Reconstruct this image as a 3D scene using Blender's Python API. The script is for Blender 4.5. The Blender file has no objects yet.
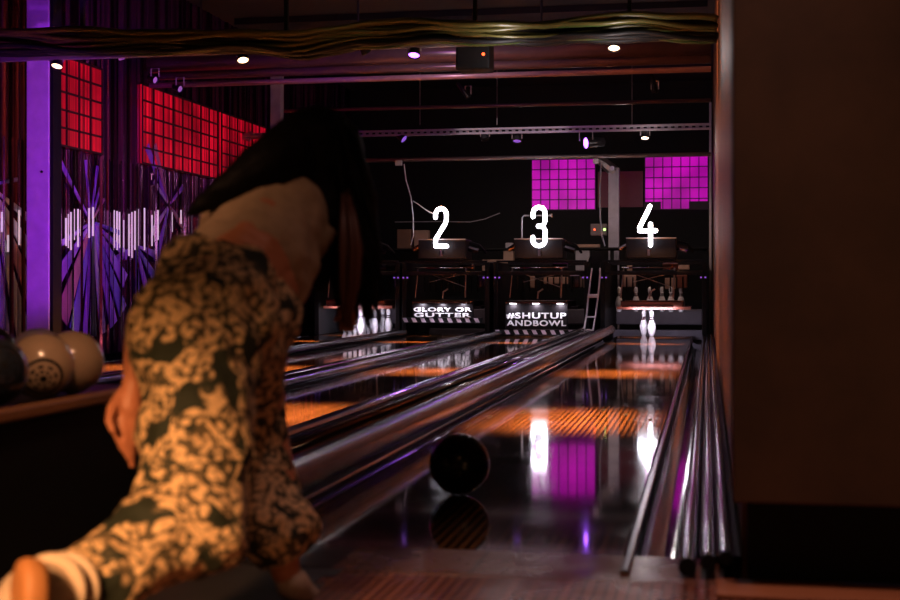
import bpy, bmesh, math, random
from mathutils import Vector, Matrix
random.seed(7)
sc = bpy.context.scene
C = sc.collection
PI = math.pi
# ---------------------------------------------------------------- camera frame
F = 1350.0; TH = math.radians(10.8); CH = 0.744
ct, st = math.cos(TH), math.sin(TH)
def at(px, py, Y):
    """point at distance Y down the lanes seen at pixel (px, py)"""
    den = F*ct + (px-450)*st
    return Vector((Y*((px-450)*ct - F*st)/den, Y, CH - Y*(py-285)/den))
def pxm(Y): return Y/F*1.0

# ---------------------------------------------------------------- materials
MATS = {}
def mat(name, col, rough=.5, metal=0, emit=None, es=0, coat=0, spec=None, noise=None):
    if name in MATS: return MATS[name]
    m = bpy.data.materials.new(name); m.use_nodes = True
    nt = m.node_tree; b = nt.nodes['Principled BSDF']
    b.inputs['Base Color'].default_value = (*col, 1)
    b.inputs['Roughness'].default_value = rough
    b.inputs['Metallic'].default_value = metal
    if coat: b.inputs['Coat Weight'].default_value = coat; b.inputs['Coat Roughness'].default_value = .05
    if spec is not None: b.inputs['Specular IOR Level'].default_value = spec
    if emit: b.inputs['Emission Color'].default_value = (*emit, 1); b.inputs['Emission Strength'].default_value = es
    # gentle wear on every surface
    tc = nt.nodes.new('ShaderNodeTexCoord'); n = nt.nodes.new('ShaderNodeTexNoise')
    n.inputs['Scale'].default_value = noise or 9; n.inputs['Detail'].default_value = 4
    nt.links.new(tc.outputs['Object'], n.inputs['Vector'])
    mx = nt.nodes.new('ShaderNodeMix'); mx.data_type = 'RGBA'
    mx.inputs[6].default_value = (*[c*.72 for c in col], 1); mx.inputs[7].default_value = (*[min(1, c*1.2) for c in col], 1)
    nt.links.new(n.outputs['Fac'], mx.inputs[0]); nt.links.new(mx.outputs[2], b.inputs['Base Color'])
    MATS[name] = m
    return m
class NT:
    """tiny node builder"""
    def __init__(s, name, **kw):
        s.m = mat(name, (.5, .5, .5), **kw); s.t = s.m.node_tree; s.b = s.t.nodes['Principled BSDF']
        for l in list(s.b.inputs['Base Color'].links): s.t.links.remove(l)
        s.tc = s.t.nodes.new('ShaderNodeTexCoord').outputs['Object']
    def N(s, typ, inp=None, **pr):
        n = s.t.nodes.new(typ)
        for k, v in pr.items(): setattr(n, k, v)
        for k, v in (inp or {}).items():
            if hasattr(v, 'links') or isinstance(v, bpy.types.NodeSocket): s.t.links.new(v, n.inputs[k])
            else: n.inputs[k].default_value = v
        return n
    def M(s, op, a, b=0.0, c=0.0, clamp=False):
        n = s.t.nodes.new('ShaderNodeMath'); n.operation = op; n.use_clamp = clamp
        for i, v in enumerate((a, b, c)):
            if isinstance(v, bpy.types.NodeSocket): s.t.links.new(v, n.inputs[i])
            else: n.inputs[i].default_value = v
        return n.outputs[0]
    def mix(s, f, a, b):
        n = s.t.nodes.new('ShaderNodeMix'); n.data_type = 'RGBA'
        for i, v in ((0, f), (6, a), (7, b)):
            if isinstance(v, bpy.types.NodeSocket): s.t.links.new(v, n.inputs[i])
            elif i: n.inputs[i].default_value = (*v, 1)
            else: n.inputs[i].default_value = v
        return n.outputs[2]
    def step(s, v, lo, hi):
        n = s.t.nodes.new('ShaderNodeMapRange'); n.interpolation_type = 'SMOOTHSTEP'
        s.t.links.new(v, n.inputs[0]); n.inputs[1].default_value = lo; n.inputs[2].default_value = hi
        return n.outputs[0]
    def to(s, sock, inp): s.t.links.new(sock, s.b.inputs[inp])

def boards(name, col, dark, period, seam, rough, coat, spec=.5):
    n = NT(name, rough=rough, coat=coat, spec=spec)
    sep = n.N('ShaderNodeSeparateXYZ', {0: n.tc})
    u = n.M('DIVIDE', sep.outputs[0], period)
    fr = n.M('FRACT', u); cell = n.M('FLOOR', u)
    tri = n.M('ABSOLUTE', n.M('SUBTRACT', fr, .5))                 # 0 centre, .5 seam
    sm = n.step(tri, .5-seam, .5-seam*.35)
    wn = n.N('ShaderNodeTexWhiteNoise', {'W': cell}, noise_dimensions='1D').outputs[0]
    mp = n.N('ShaderNodeMapping', {0: n.tc, 'Scale': (40, 1.5, 1)})
    gr = n.N('ShaderNodeTexNoise', {0: mp.outputs[0], 'Scale': 2.0, 'Detail': 5.0}).outputs[0]
    f = n.M('ADD', n.M('MULTIPLY', wn, .6), n.M('MULTIPLY', gr, .4))
    c = n.mix(f, tuple(x*.6 for x in col), tuple(x*1.25 for x in col))
    n.to(n.mix(sm, c, dark), 'Base Color')
    rn = n.N('ShaderNodeTexNoise', {0: n.tc, 'Scale': 2.2, 'Detail': 6.0, 'Roughness': .65}).outputs[0]
    n.to(n.M('ADD', rough*.6, n.M('MULTIPLY', n.step(rn, .35, .75), rough*1.3)), 'Roughness')
    bp = n.N('ShaderNodeBump', {'Strength': .02, 'Distance': .002, 'Height': n.N('ShaderNodeTexNoise', {0: n.tc, 'Scale': 14.0}).outputs[0]})
    n.to(bp.outputs[0], 'Normal')
    return n.m

M_lane = boards('lane_boards', (.20, .095, .042), (.006, .003, .002), .0303, .30, .095, 1.0, .7)
M_app = boards('approach_boards', (.24, .095, .065), (.05, .018, .015), .027, .2, .26, .3)
M_foul = boards('crosswise_boards', (.20, .09, .06), (.06, .03, .02), .3, .02, .25, .3)
M_black = mat('matt_black', (.006, .0055, .006), .6, spec=.2)
M_blk2 = mat('black_plastic', (.011, .009, .011), .35, spec=.2)
M_ceil = mat('black_paint', (.010, .008, .012), .8)
M_gut = mat('gutter_plastic', (.035, .025, .03), .14, 0, coat=1)
M_chr = mat('polished_rail', (.45, .43, .46), .10, 1)
M_big = mat('grey_bumper_rail', (.26, .24, .26), .24, .92)
M_rail = mat('dark_rail', (.22, .19, .22), .2, 1)
M_steel = mat('galvanised_steel', (.42, .38, .38), .42, .8)
M_grey = mat('grey_paint', (.30, .28, .31), .5)
M_lift = mat('lift_steel', (.75, .68, .72), .4)
M_colm = mat('pale_column_paint', (.62, .58, .66), .45)
M_white = mat('pin_white', (.85, .84, .86), .2)
M_red = mat('pin_band', (.04, .008, .012), .3)
M_beige = mat('cardboard_beige', (.35, .22, .16), .7)
M_hood = mat('brown_hood', (.22, .07, .045), .35)
M_cush = mat('pit_cushion', (.13, .11, .14), .6)
M_green = mat('cable_green', (.035, .062, .014), .3)
M_yel = mat('cable_ochre', (.07, .06, .014), .35)
M_pipe = mat('brown_duct', (.13, .075, .075), .3, .3)
M_neon = mat('neon_white', (.9, .9, 1), .4, emit=(.90, .87, 1.0), es=9)
M_glint = mat('reflection_glow', (.9, .8, .9), .3, emit=(.95, .66, .80), es=.55)  # glow standing in for mirror reflections in the foil wall
M_warm = mat('warm_bulb', (1, .8, .6), .4, emit=(1, .62, .36), es=5)
M_purp = mat('purple_bulb', (.5, .2, 1), .4, emit=(.36, .10, 1.0), es=8)
M_purd = mat('purple_led', (.5, .2, 1), .4, emit=(.30, .12, .9), es=.55)
M_redl = mat('red_led', (1, .1, 0), .4, emit=(1, .08, .02), es=5)
M_grnl = mat('green_led', (.5, 1, .2), .4, emit=(.6, 1, .3), es=2)
M_lamp = mat('white_lens', (1, 1, 1), .4, emit=(.9, .85, 1), es=7)
M_skin = mat('skin', (.60, .22, .11), .5, noise=14)
M_tee = mat('cropped_tee', (.50, .34, .22), .8, noise=30)
M_hair = mat('black_hair', (.006, .004, .003), .6, spec=.12)
M_bhair = mat('brown_hair', (.05, .018, .010), .5, spec=.3)
M_sole = mat('gum_sole', (.42, .17, .055), .6)
M_shoe = mat('shoe_canvas', (.45, .33, .24), .7)
M_txt = mat('white_lettering', (.85, .82, .86), .5)
M_sign = mat('sign_board', (.009, .007, .008), .45, spec=.2)
M_ball = mat('ball_black', (.006, .005, .006), .22, spec=.35)
M_cream = mat('ball_cream', (.42, .29, .20), .22, coat=.5)
M_navy = mat('ball_navy', (.02, .025, .04), .15, coat=.6)

def wood_wall():
    n = NT('stained_plywood', rough=.5)
    mp = n.N('ShaderNodeMapping', {0: n.tc, 'Scale': (3, 3, .5)})
    a = n.N('ShaderNodeTexNoise', {0: mp.outputs[0], 'Scale': 1.6, 'Detail': 8.0, 'Roughness': .6}).outputs[0]
    b = n.N('ShaderNodeTexVoronoi', {0: n.tc, 'Scale': 9.0}).outputs[0]
    c = n.mix(n.step(a, .3, .7), (.19, .075, .034), (.33, .15, .065))
    n.to(n.mix(n.step(b, .03, .05), (.03, .015, .01), c), 'Base Color')
    return n.m
M_ply = wood_wall()
def panel_mat():
    n = NT('brown_panel', rough=.55)
    a = n.N('ShaderNodeTexNoise', {0: n.tc, 'Scale': 2.5, 'Detail': 8.0, 'Roughness': .7}).outputs[0]
    n.to(n.mix(n.step(a, .3, .75), (.065, .032, .014), (.115, .055, .024)), 'Base Color')
    return n.m
M_panel = panel_mat()
def foil():
    n = NT('pleated_foil', rough=.16, metal=.9)
    sep = n.N('ShaderNodeSeparateXYZ', {0: n.tc})
    a = n.N('ShaderNodeTexNoise', {'W': n.M('MULTIPLY', sep.outputs[1], 7.0), 'Scale': 1.0, 'Detail': 4.0}, noise_dimensions='1D').outputs[0]
    n.to(n.mix(n.step(a, .4, .62), (.035, .006, .022), (.34, .10, .30)), 'Base Color')
    return n.m
M_foil = foil()
def lit(name, a, b, es, hot, axis, bands):
    """backlit window: glass lit from behind, slightly uneven"""
    n = NT(name, rough=.4)
    sep = n.N('ShaderNodeSeparateXYZ', {0: n.tc})
    v = n.N('ShaderNodeTexNoise', {'W': n.M('MULTIPLY', sep.outputs[axis], bands), 'Scale': 1.0, 'Detail': 3.0}, noise_dimensions='1D').outputs[0]
    g = n.N('ShaderNodeTexNoise', {0: n.tc, 'Scale': 1.3}).outputs[0]
    col = n.mix(n.step(v, .36, .62), a, b)
    n.to(col, 'Emission Color'); n.b.inputs['Base Color'].default_value = (*a, 1)
    n.to(n.M('MULTIPLY', n.step(g, .1, .7), es), 'Emission Strength')
    return n.m
M_mag = lit('backlit_magenta_glass', (.50, .0, .43), (.62, .003, .50), .92, None, 0, 4)
M_rwin = lit('backlit_red_glass', (.14, .0, .004), (.72, .003, .022), 1.0, None, 1, 16)

def floral():
    n = NT('floral_print', rough=.8)
    wr = n.N('ShaderNodeTexNoise', {0: n.tc, 'Scale': 7.0, 'Detail': 2.0})
    off = n.N('ShaderNodeVectorMath', {0: wr.outputs['Color'], 1: (.5, .5, .5)}, operation='SUBTRACT')
    off2 = n.N('ShaderNodeVectorMath', {0: off.outputs[0], 'Scale': .06}, operation='SCALE')
    P = n.N('ShaderNodeVectorMath', {0: n.tc, 1: off2.outputs[0]}, operation='ADD').outputs[0]
    # petals: small rounded cells
    v = n.N('ShaderNodeTexVoronoi', {0: P, 'Scale': 60.0, 'Randomness': .8}).outputs[0]
    pet = n.M('SUBTRACT', 1.0, n.step(v, .46, .66))
    eye = n.M('SUBTRACT', 1.0, n.step(v, .05, .16))
    # rosettes: rings round the points of a coarse cell pattern
    V = n.N('ShaderNodeTexVoronoi', {0: P, 'Scale': 13.0, 'Randomness': .75}).outputs[0]
    ros = n.M('SUBTRACT', 1.0, n.step(V, .56, .63))
    ring = n.M('MULTIPLY', n.step(V, .15, .19), n.M('SUBTRACT', 1.0, n.step(V, .22, .27)))
    # winding vines
    w = n.N('ShaderNodeTexNoise', {0: n.tc, 'Scale': 8.5, 'Detail': 1.0}).outputs[0]
    vine = n.M('SUBTRACT', 1.0, n.step(n.M('ABSOLUTE', n.M('SUBTRACT', w, .5)), 0.04, .06))
    on = n.M('MAXIMUM', ros, vine)
    f = n.M('MULTIPLY', on, n.M('ADD', .12, n.M('MULTIPLY', pet, .88)))
    f = n.M('MULTIPLY', f, n.M('SUBTRACT', 1.0, n.M('MULTIPLY', eye, .55)))
    f = n.M('MULTIPLY', f, n.M('SUBTRACT', 1.0, n.M('MULTIPLY', ring, .75)), clamp=True)
    w2 = n.N('ShaderNodeTexNoise', {0: P, 'Scale': 10.0, 'Detail': 1.5, 'Distortion': .6}).outputs[0]
    stem = n.step(n.M('ABSOLUTE', n.M('SUBTRACT', w2, .53)), .010, .026)
    f = n.M('MULTIPLY', f, n.M('ADD', .06, n.M('MULTIPLY', stem, .94)))
    n.to(n.mix(f, (.014, .018, .008), (.74, .47, .24)), 'Base Color')
    return n.m
M_flor = floral()

# ---------------------------------------------------------------- mesh helpers
def new_obj(name, bm, m, parent=None, smooth=False, loc=None):
    me = bpy.data.meshes.new(name)
    bmesh.ops.recalc_face_normals(bm, faces=bm.faces)
    bm.to_mesh(me); bm.free()
    for x in (m if isinstance(m, (list, tuple)) else [m]): me.materials.append(x)
    if smooth:
        for p in me.polygons: p.use_smooth = True
    o = bpy.data.objects.new(name, me); C.objects.link(o)
    if parent: o.parent = parent
    if loc is not None: o.location = loc
    return o
def box(bm, x0, x1, y0, y1, z0, z1, mi=0):
    vs = [bm.verts.new(p) for p in ((x0,y0,z0),(x1,y0,z0),(x1,y1,z0),(x0,y1,z0),(x0,y0,z1),(x1,y0,z1),(x1,y1,z1),(x0,y1,z1))]
    for f in ((0,1,2,3),(7,6,5,4),(0,4,5,1),(1,5,6,2),(2,6,7,3),(3,7,4,0)):
        bm.faces.new([vs[i] for i in f]).material_index = mi
def bbox(bm, x0, x1, y0, y1, z0, z1, bev=.01, seg=2, mi=0):
    b2 = bmesh.new(); box(b2, x0, x1, y0, y1, z0, z1, mi)
    bmesh.ops.bevel(b2, geom=list(b2.edges), offset=bev, segments=seg, affect='EDGES', profile=.5)
    merge(bm, b2)
def merge(bm, b2):
    me = bpy.data.meshes.new('tmp'); b2.to_mesh(me); b2.free(); bm.from_mesh(me); bpy.data.meshes.remove(me)
def tube(bm, pts, r, n=12, cap=True, mi=0):
    """round tube along a polyline; r a number or one per point"""
    pts = [Vector(p) for p in pts]; rs = r if isinstance(r, (list, tuple)) else [r]*len(pts)
    rings = []; up = None
    for i, p in enumerate(pts):
        d = (pts[min(i+1, len(pts)-1)] - pts[max(i-1, 0)]).normalized()
        if up is None:
            up = Vector((0, 0, 1)) if abs(d.z) < .9 else Vector((1, 0, 0))
        a = d.cross(up).normalized(); b = a.cross(d).normalized(); up = b
        rings.append([bm.verts.new(p + (a*math.cos(2*PI*k/n) + b*math.sin(2*PI*k/n))*rs[i]) for k in range(n)])
    for i in range(len(rings)-1):
        for k in range(n):
            bm.faces.new((rings[i][k], rings[i][(k+1)%n], rings[i+1][(k+1)%n], rings[i+1][k])).material_index = mi
    if cap:
        bm.faces.new(rings[0]).material_index = mi; bm.faces.new(rings[-1][::-1]).material_index = mi
def lathe(bm, prof, n=24, M=None, mi=0):
    rings = []
    for r, z in prof:
        rings.append([bm.verts.new((r*math.cos(2*PI*k/n), r*math.sin(2*PI*k/n), z)) for k in range(n)])
    for i in range(len(rings)-1):
        for k in range(n):
            bm.faces.new((rings[i][k], rings[i][(k+1)%n], rings[i+1][(k+1)%n], rings[i+1][k])).material_index = mi
    bm.faces.new(rings[0][::-1]); bm.faces.new(rings[-1])
    if M is not None:
        bmesh.ops.transform(bm, matrix=M, verts=[v for rg in rings for v in rg])
def ball_bm(r, c=(0,0,0), sub=4):
    b = bmesh.new(); bmesh.ops.create_icosphere(b, subdivisions=sub, radius=r, matrix=Matrix.Translation(c)); return b
def thing(name, loc, label, cat, group=None, rz=0):
    o = bpy.data.objects.new(name, None); C.objects.link(o); o.empty_display_size = .1
    o.location = loc; o.rotation_euler = (0, 0, rz)
    return tag(o, label, cat, group)
def tag(o, label, cat, group=None):
    o['label'] = label; o['category'] = cat
    if group: o['group'] = group
    return o
def part(name, root, m, fn, smooth=False):
    """mesh child built in world coordinates, then moved into its parent's frame"""
    bm = bmesh.new(); fn(bm)
    bmesh.ops.translate(bm, verts=bm.verts, vec=-wloc(root))
    return new_obj(name, bm, m, root, smooth)
def wloc(o):
    v = Vector((0, 0, 0))
    while o: v += o.location; o = o.parent
    return v
def struct(name, m, fn, smooth=False):
    bm = bmesh.new(); fn(bm); o = new_obj(name, bm, m, None, smooth); o['kind'] = 'structure'; return o
def blob(name, chains, m, parent, voxel=.01, smooth_it=6, disp=None, extra=None):
    """swept tapering limbs fused into ONE continuous skin"""
    bm = bmesh.new()
    for ch in chains:
        for (a, ra), (b, rb) in zip(ch[:-1], ch[1:]) if len(ch) > 1 else [(ch[0], ch[0])]:
            a, b = Vector(a), Vector(b); L = (a-b).length
            nst = max(1, int(L/max(.004, min(ra, rb)*.3)))
            for i in range(nst+1):
                t = i/nst; s = t
                bmesh.ops.create_icosphere(bm, subdivisions=2, radius=ra+(rb-ra)*s, matrix=Matrix.Translation(a.lerp(b, t)))
    if extra: extra(bm)
    me = bpy.data.meshes.new(name+'_raw'); bm.to_mesh(me); bm.free()
    t = bpy.data.objects.new(name+'_raw', me); C.objects.link(t)
    md = t.modifiers.new('r', 'REMESH'); md.mode = 'VOXEL'; md.voxel_size = voxel
    s = t.modifiers.new('s', 'SMOOTH'); s.iterations = smooth_it; s.factor = .6
    if disp:
        for (sz, strg) in disp:
            tx = bpy.data.textures.new('folds', 'CLOUDS'); tx.noise_scale = sz
            d = t.modifiers.new('d', 'DISPLACE'); d.texture = tx; d.strength = strg; d.mid_level = .5; d.texture_coords = 'LOCAL'
    dg = bpy.context.evaluated_depsgraph_get(); dg.update()
    me2 = bpy.data.meshes.new_from_object(t.evaluated_get(dg)); me2.name = name
    bpy.data.objects.remove(t); bpy.data.meshes.remove(me)
    me2.materials.clear(); me2.materials.append(m)
    for p in me2.polygons: p.use_smooth = True
    me2.transform(Matrix.Translation(-wloc(parent)))
    o = bpy.data.objects.new(name, me2); C.objects.link(o); o.parent = parent
    return o
def copy_tree(o, parent=None):
    c = o.copy(); C.objects.link(c)
    if parent: c.parent = parent
    for ch in [x for x in o.children]: copy_tree(ch, c)
    return c
def light(kind, loc, target, energy, col, size=.1, spot=None, blend=.5, size_y=None, spread=None):
    l = bpy.data.lights.new('lamp', kind); l.energy = energy; l.color = col
    if kind == 'AREA':
        l.size = size
        if size_y: l.shape = 'RECTANGLE'; l.size_y = size_y
        if spread: l.spread = spread
    else: l.shadow_soft_size = size
    if kind == 'SPOT': l.spot_size = math.radians(spot); l.spot_blend = blend
    o = bpy.data.objects.new('lamp', l); C.objects.link(o); o.location = loc
    if target is not None:
        o.rotation_euler = (Vector(target)-Vector(loc)).to_track_quat('-Z', 'Y').to_euler()
    return o

# ---------------------------------------------------------------- room shell
LW, RW, BY, CZ = -6.4, .09, 23.9, 4.3
LANES = {4: -.76, 3: -2.37, 2: -3.78, 1: -5.12}
HW = .53; Y0, Y1 = 3.73, 20.9
struct('floor', M_app, lambda b: box(b, LW-.3, 3.2, -2.2, 3.40, -.10, 0))
struct('trim_1', M_foul, lambda b: box(b, -.97, .04, 3.40, Y0, -.10, .001))
def saw(b):                                                     # dark panel left of the approach, toothed where the boards end
    pts = [(-2.9, 2.6), (-.99, 2.6)]
    y = 2.6; k = 0
    while y < 3.38:
        pts += [(-.93 - .03*(k % 2), y), (-.93 - .03*(k % 2), y+.09)]; y += .09; k += 1
    pts += [(-.97, 3.395), (-2.9, 3.395)]
    top = [b.verts.new((x, y, .004)) for x, y in pts]; bot = [b.verts.new((x, y, .0)) for x, y in pts]
    b.faces.new(top); b.faces.new(bot[::-1])
    for i in range(len(pts)):
        j = (i+1) % len(pts); b.faces.new((top[i], bot[i], bot[j], top[j]))
struct('trim_2', mat('dark_insert', (.035, .03, .035), .45), saw)
struct('trim_3', mat('dark_apron', (.035, .03, .035), .2, coat=.4), lambda b: box(b, LW, -.97, 3.40, Y0, -.10, .001))
struct('trim_8', mat('dark_apron', (.035, .03, .035), .2, coat=.4), lambda b: box(b, LW, -1.84, Y0, 4.15, -.10, .001))
struct('floor_subfloor', M_black, lambda b: box(b, LW-.3, RW+.1, Y0, BY+.2, -.25, -.125))
struct('ceiling', M_ceil, lambda b: box(b, LW-.3, 3.2, -2.2, BY+.2, CZ, CZ+.1))
struct('wall_back', M_black, lambda b: box(b, LW-.3, .4, BY, BY+.15, -.2, CZ))
struct('wall_right', M_ply, lambda b: box(b, RW, RW+.25, 3.62, BY, -.2, CZ))
struct('trim_4', M_steel, lambda b: box(b, .025, .06, 21.5, 21.56, 0, 3.6))
struct('wall_behind', M_black, lambda b: box(b, LW-.3, 3.2, -2.3, -2.2, 0, CZ))
struct('wall_far_right', M_black, lambda b: box(b, 3.1, 3.2, -2.2, 3.6, 0, CZ))
def pleat(b):
    n = 900; ya, yb = -2.2, BY; rows = []
    for i in range(n+1):
        y = ya + (yb-ya)*i/n
        x = LW + .022*math.sin(y*2*PI/.115) + .010*math.sin(y*2*PI/.37+1) + random.uniform(-.002, .002)
        rows.append((b.verts.new((x, y, 0)), b.verts.new((x, y, CZ))))
    for p, q in zip(rows[:-1], rows[1:]): b.faces.new((p[0], q[0], q[1], p[1]))
    box(b, LW-.3, LW-.05, ya, yb, -.2, CZ)
struct('wall_left', M_foil, pleat, smooth=True)

# windows -------------------------------------------------------------------
wi = 0
def window_back(x0, x1, z0, z1, cuts, nx, nz):
    global wi; wi += 1
    w = struct('window_%d' % wi, M_mag, lambda b: box(b, x0, x1, BY-.03, BY-.005, z0, z1))
    def bars(b):
        for i in range(nx+1):
            x = x0+(x1-x0)*i/nx; box(b, x-.008, x+.008, BY-.055, BY-.03, z0, z1)
        for i in range(nz+1):
            z = z0+(z1-z0)*i/nz; box(b, x0, x1, BY-.052, BY-.03, z-.008, z+.008)
        for (a, c, d, e) in cuts: box(b, a, c, BY-.056, BY-.029, d, e)
    f = part('window_frame', w, mat('window_bar', (.03, .01, .03), .5), bars)
    return w
a = at(532, 160, BY); b_ = at(595.5, 209.5, BY)
window_back(a.x, b_.x, b_.z, a.z, [], 7, 5)
a = at(645, 157, BY); b_ = at(708, 209, BY)
c1 = at(645, 202, BY); c2 = at(661, 209, BY); c3 = at(689, 202, BY)
window_back(a.x, b_.x, b_.z, a.z, [(a.x, c2.x, b_.z, c1.z), (c3.x, b_.x, b_.z, c1.z)], 7, 5)
wi += 1
a = at(598, 172, BY); b_ = at(643, 207, BY)
struct('window_%d' % wi, mat('dim_red_glass', (.08, .005, .01), .4, emit=(.35, .0, .05), es=.05), lambda b: box(b, a.x, b_.x, BY-.03, BY-.005, b_.z, a.z))
def window_left(y0, y1, z0, z1, ny, nz):
    global wi; wi += 1
    w = struct('window_%d' % wi, M_rwin, lambda b: box(b, LW+.03, LW+.05, y0, y1, z0, z1))
    def bars(b):
        for i in range(ny+1):
            y = y0+(y1-y0)*i/ny; box(b, LW+.05, LW+.066, y-.008, y+.008, z0, z1)
        for i in range(nz+1):
            z = z0+(z1-z0)*i/nz; box(b, LW+.05, LW+.066, y0, y1, z-.010, z+.010)
    part('window_frame', w, mat('dark_red_bar', (.03, .002, .004), .5), bars)
window_left(12.1, 13.45, 2.14, 3.04, 5, 5)
window_left(14.5, 16.9, 2.14, 3.04, 8, 5)
window_left(17.05, 18.9, 2.14, 3.04, 6, 5)

# purple-lit column ---------------------------------------------------------
cp = at(37, 285, 11.2)
col = thing('steel_column', (cp.x, 11.2, 0), 'broad flat-faced pillar lit solid purple in front of the shiny pleated wall', 'column')
part('shaft', col, M_colm, lambda b: bbox(b, cp.x-.05, cp.x+.165, 11.1, 11.3, 0, CZ, .008))
part('edge_strip', col, M_black, lambda b: box(b, cp.x+.166, cp.x+.195, 11.12, 11.28, 0, CZ))
part('bolt', col, M_black, lambda b: tube(b, [(cp.x+.1, 11.09, 1.75), (cp.x+.1, 11.105, 1.75)], .012))
pp = at(277, 100, 19.2)
col = thing('steel_column', (pp.x, 19.2, 0), 'pale grey post at the far end of the red-lit wall', 'column')
part('shaft', col, M_colm, lambda b: bbox(b, pp.x-.08, pp.x+.08, 19.12, 19.28, 0, CZ, .008))
pp2 = at(614, 200, 22.9)
col = thing('steel_column', (pp2.x, 22.9, 0), 'lilac-grey post with a slanted bracket between the magenta windows', 'column')
part('shaft', col, M_colm, lambda b: bbox(b, pp2.x-.09, pp2.x+.09, 22.82, 22.98, 0, 2.72, .008))
part('bracket', col, M_steel, lambda b: tube(b, [(pp2.x, 22.9, 2.66), (pp2.x-.16, 22.85, 2.80), (pp2.x-.25, 22.8, 2.86)], [.1, .09, .07], 8))
part('bolt', col, M_white, lambda b: tube(b, [(pp2.x-.02, 22.72, 2.70), (pp2.x-.02, 22.82, 2.70)], .04))

# ---------------------------------------------------------------- lanes
lane_words = {4: 'glossy dark lane beside the plywood wall with one black ball rolling on it',
              3: 'glossy lane ending at the lowered board reading SHUTUP AND BOWL',
              2: 'glossy lane ending at the board reading GLORY OR GUTTER',
              1: 'glossy lane nearest the red-lit wall with a full rack of pins'}
GUT = {}
edges = sorted((c-HW, c+HW) for c in LANES.values())
for n, cx in LANES.items():
    YS = Y0 if n == 4 else 4.16
    t = thing('bowling_lane', (cx, Y0, 0), lane_words[n], 'bowling lane', 'bowling lanes')
    part('lane_bed', t, M_lane, lambda b: box(b, cx-HW, cx+HW, YS, Y1, -.12, 0))
    lw = .19 if n == 4 else .125
    rw = {4: .23, 3: .19, 2: .125, 1: .11}[n]
    for s, w in ((-1, lw if n != 1 else .2), (1, rw)):
        def gut(b, s=s, w=w):
            x0 = cx+s*HW; K = 14; d = min(.085, w/2)
            prev = None
            for i in range(K+1):
                a_ = PI*i/K; x = x0 + s*(w/2 - w/2*math.cos(a_)); z = -.012 - d*math.sin(a_)
                c = (b.verts.new((x, YS-.0, z)), b.verts.new((x, 19.4, z)), b.verts.new((x, 19.4, z-.02)), b.verts.new((x, YS-.0, z-.02)))
                if prev:
                    b.faces.new((prev[0], c[0], c[1], prev[1])); b.faces.new((prev[3], prev[2], c[2], c[3]))
                prev = c
        part('gutter', t, M_gut, gut, True)
    # range-finder darts set into the boards
    for k in range(-3, 4):
        def darts(b):
            x = cx + k*.15; y = 8.4 - abs(k)*.28
            b.faces.new([b.verts.new(p) for p in ((x-.016, y-.08, .0006), (x+.016, y-.08, .0006), (x, y+.08, .0006))])
        part('arrow_marking', t, M_black, darts)

def rail_set(name, x0, x1, label, big=.045, mids=2, xb0=None, xb1=None, z=.10, ch=.055, small=.6, ya=4.15):
    """raised divider: bumper rails over both gutters, capping and small rails in the middle"""
    t = thing(name, ((x0+x1)/2, Y0, 0), label, 'lane divider', 'bumper rails between the lanes')
    w = (x1-x0)
    core0, core1 = x0+w*.33, x1-w*.33
    part('capping', t, M_blk2, lambda b: bbox(b, core0, core1, ya-.05, 19.35, -.12, ch, .02, 3))
    for xb, r, yb_ in ((xb0, big*small, 4.15), (xb1, big, 3.5 if big > .05 else 4.15)):
        if xb is None: continue
        br_ = part('bumper_rail', t, M_big if r == big else M_chr, lambda b: tube(b, [(xb, yb_, z), (xb, 19.35, z)], r, 24, False), True)
        part('end_cap', br_, M_black, lambda b: tube(b, [(xb, yb_-.015, z), (xb, yb_+.01, z)], r+.001, 20))
    for i in range(mids):
        x = core0 + (core1-core0)*(i+.5)/mids
        part('track_rail', t, M_chr, lambda b: tube(b, [(x, ya, ch+.018), (x, 19.35, ch+.018)], .02, 14), True)
    return t
e = {n: (c-HW, c+HW) for n, c in LANES.items()}
rail_set('lane_divider', e[3][1], e[4][0], 'broad run of polished rails passing behind the rolling ball, left of its lane', .062, 2, e[3][1]+.10, e[4][0]-.065, .11, .085, .55)
rail_set('lane_divider', e[2][1], e[3][0], 'narrow polished rails between the lanes of boards GLORY and SHUTUP', .036, 1, e[2][1]+.07, e[3][0]-.055, .05, .0, .8)
rail_set('lane_divider', e[1][1], e[2][0], 'narrow polished rails farthest from the plywood wall, below the full pin rack', .036, 1, e[1][1]+.07, e[2][0]-.055, .05, .0, .8)
# outer rail by the plywood wall
t = thing('lane_edging', (-.02, Y0, 0), 'stepped chrome rails and gutter edge along the foot of the plywood wall', 'lane divider')
for nm, x_, z_, r_ in (('bumper_rail', -.05, .03, .022), ('track_rail', .002, .045, .018), ('track_rail', .045, .055, .016)):
    rr_ = part(nm, t, M_chr, lambda b: tube(b, [(x_, 3.48, z_), (x_, 19.35, z_)], r_, 18, False), True)
    part('end_cap', rr_, M_black, lambda b: tube(b, [(x_, 3.465, z_), (x_, 3.49, z_)], r_+.001, 16))
part('capping', t, M_blk2, lambda b: box(b, -.02, .086, 3.66, 19.35, -.12, .025))
part('lane_lip', t, M_rail, lambda b: bbox(b, -.222, -.196, 3.48, 19.35, -.03, .012, .006))

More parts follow.
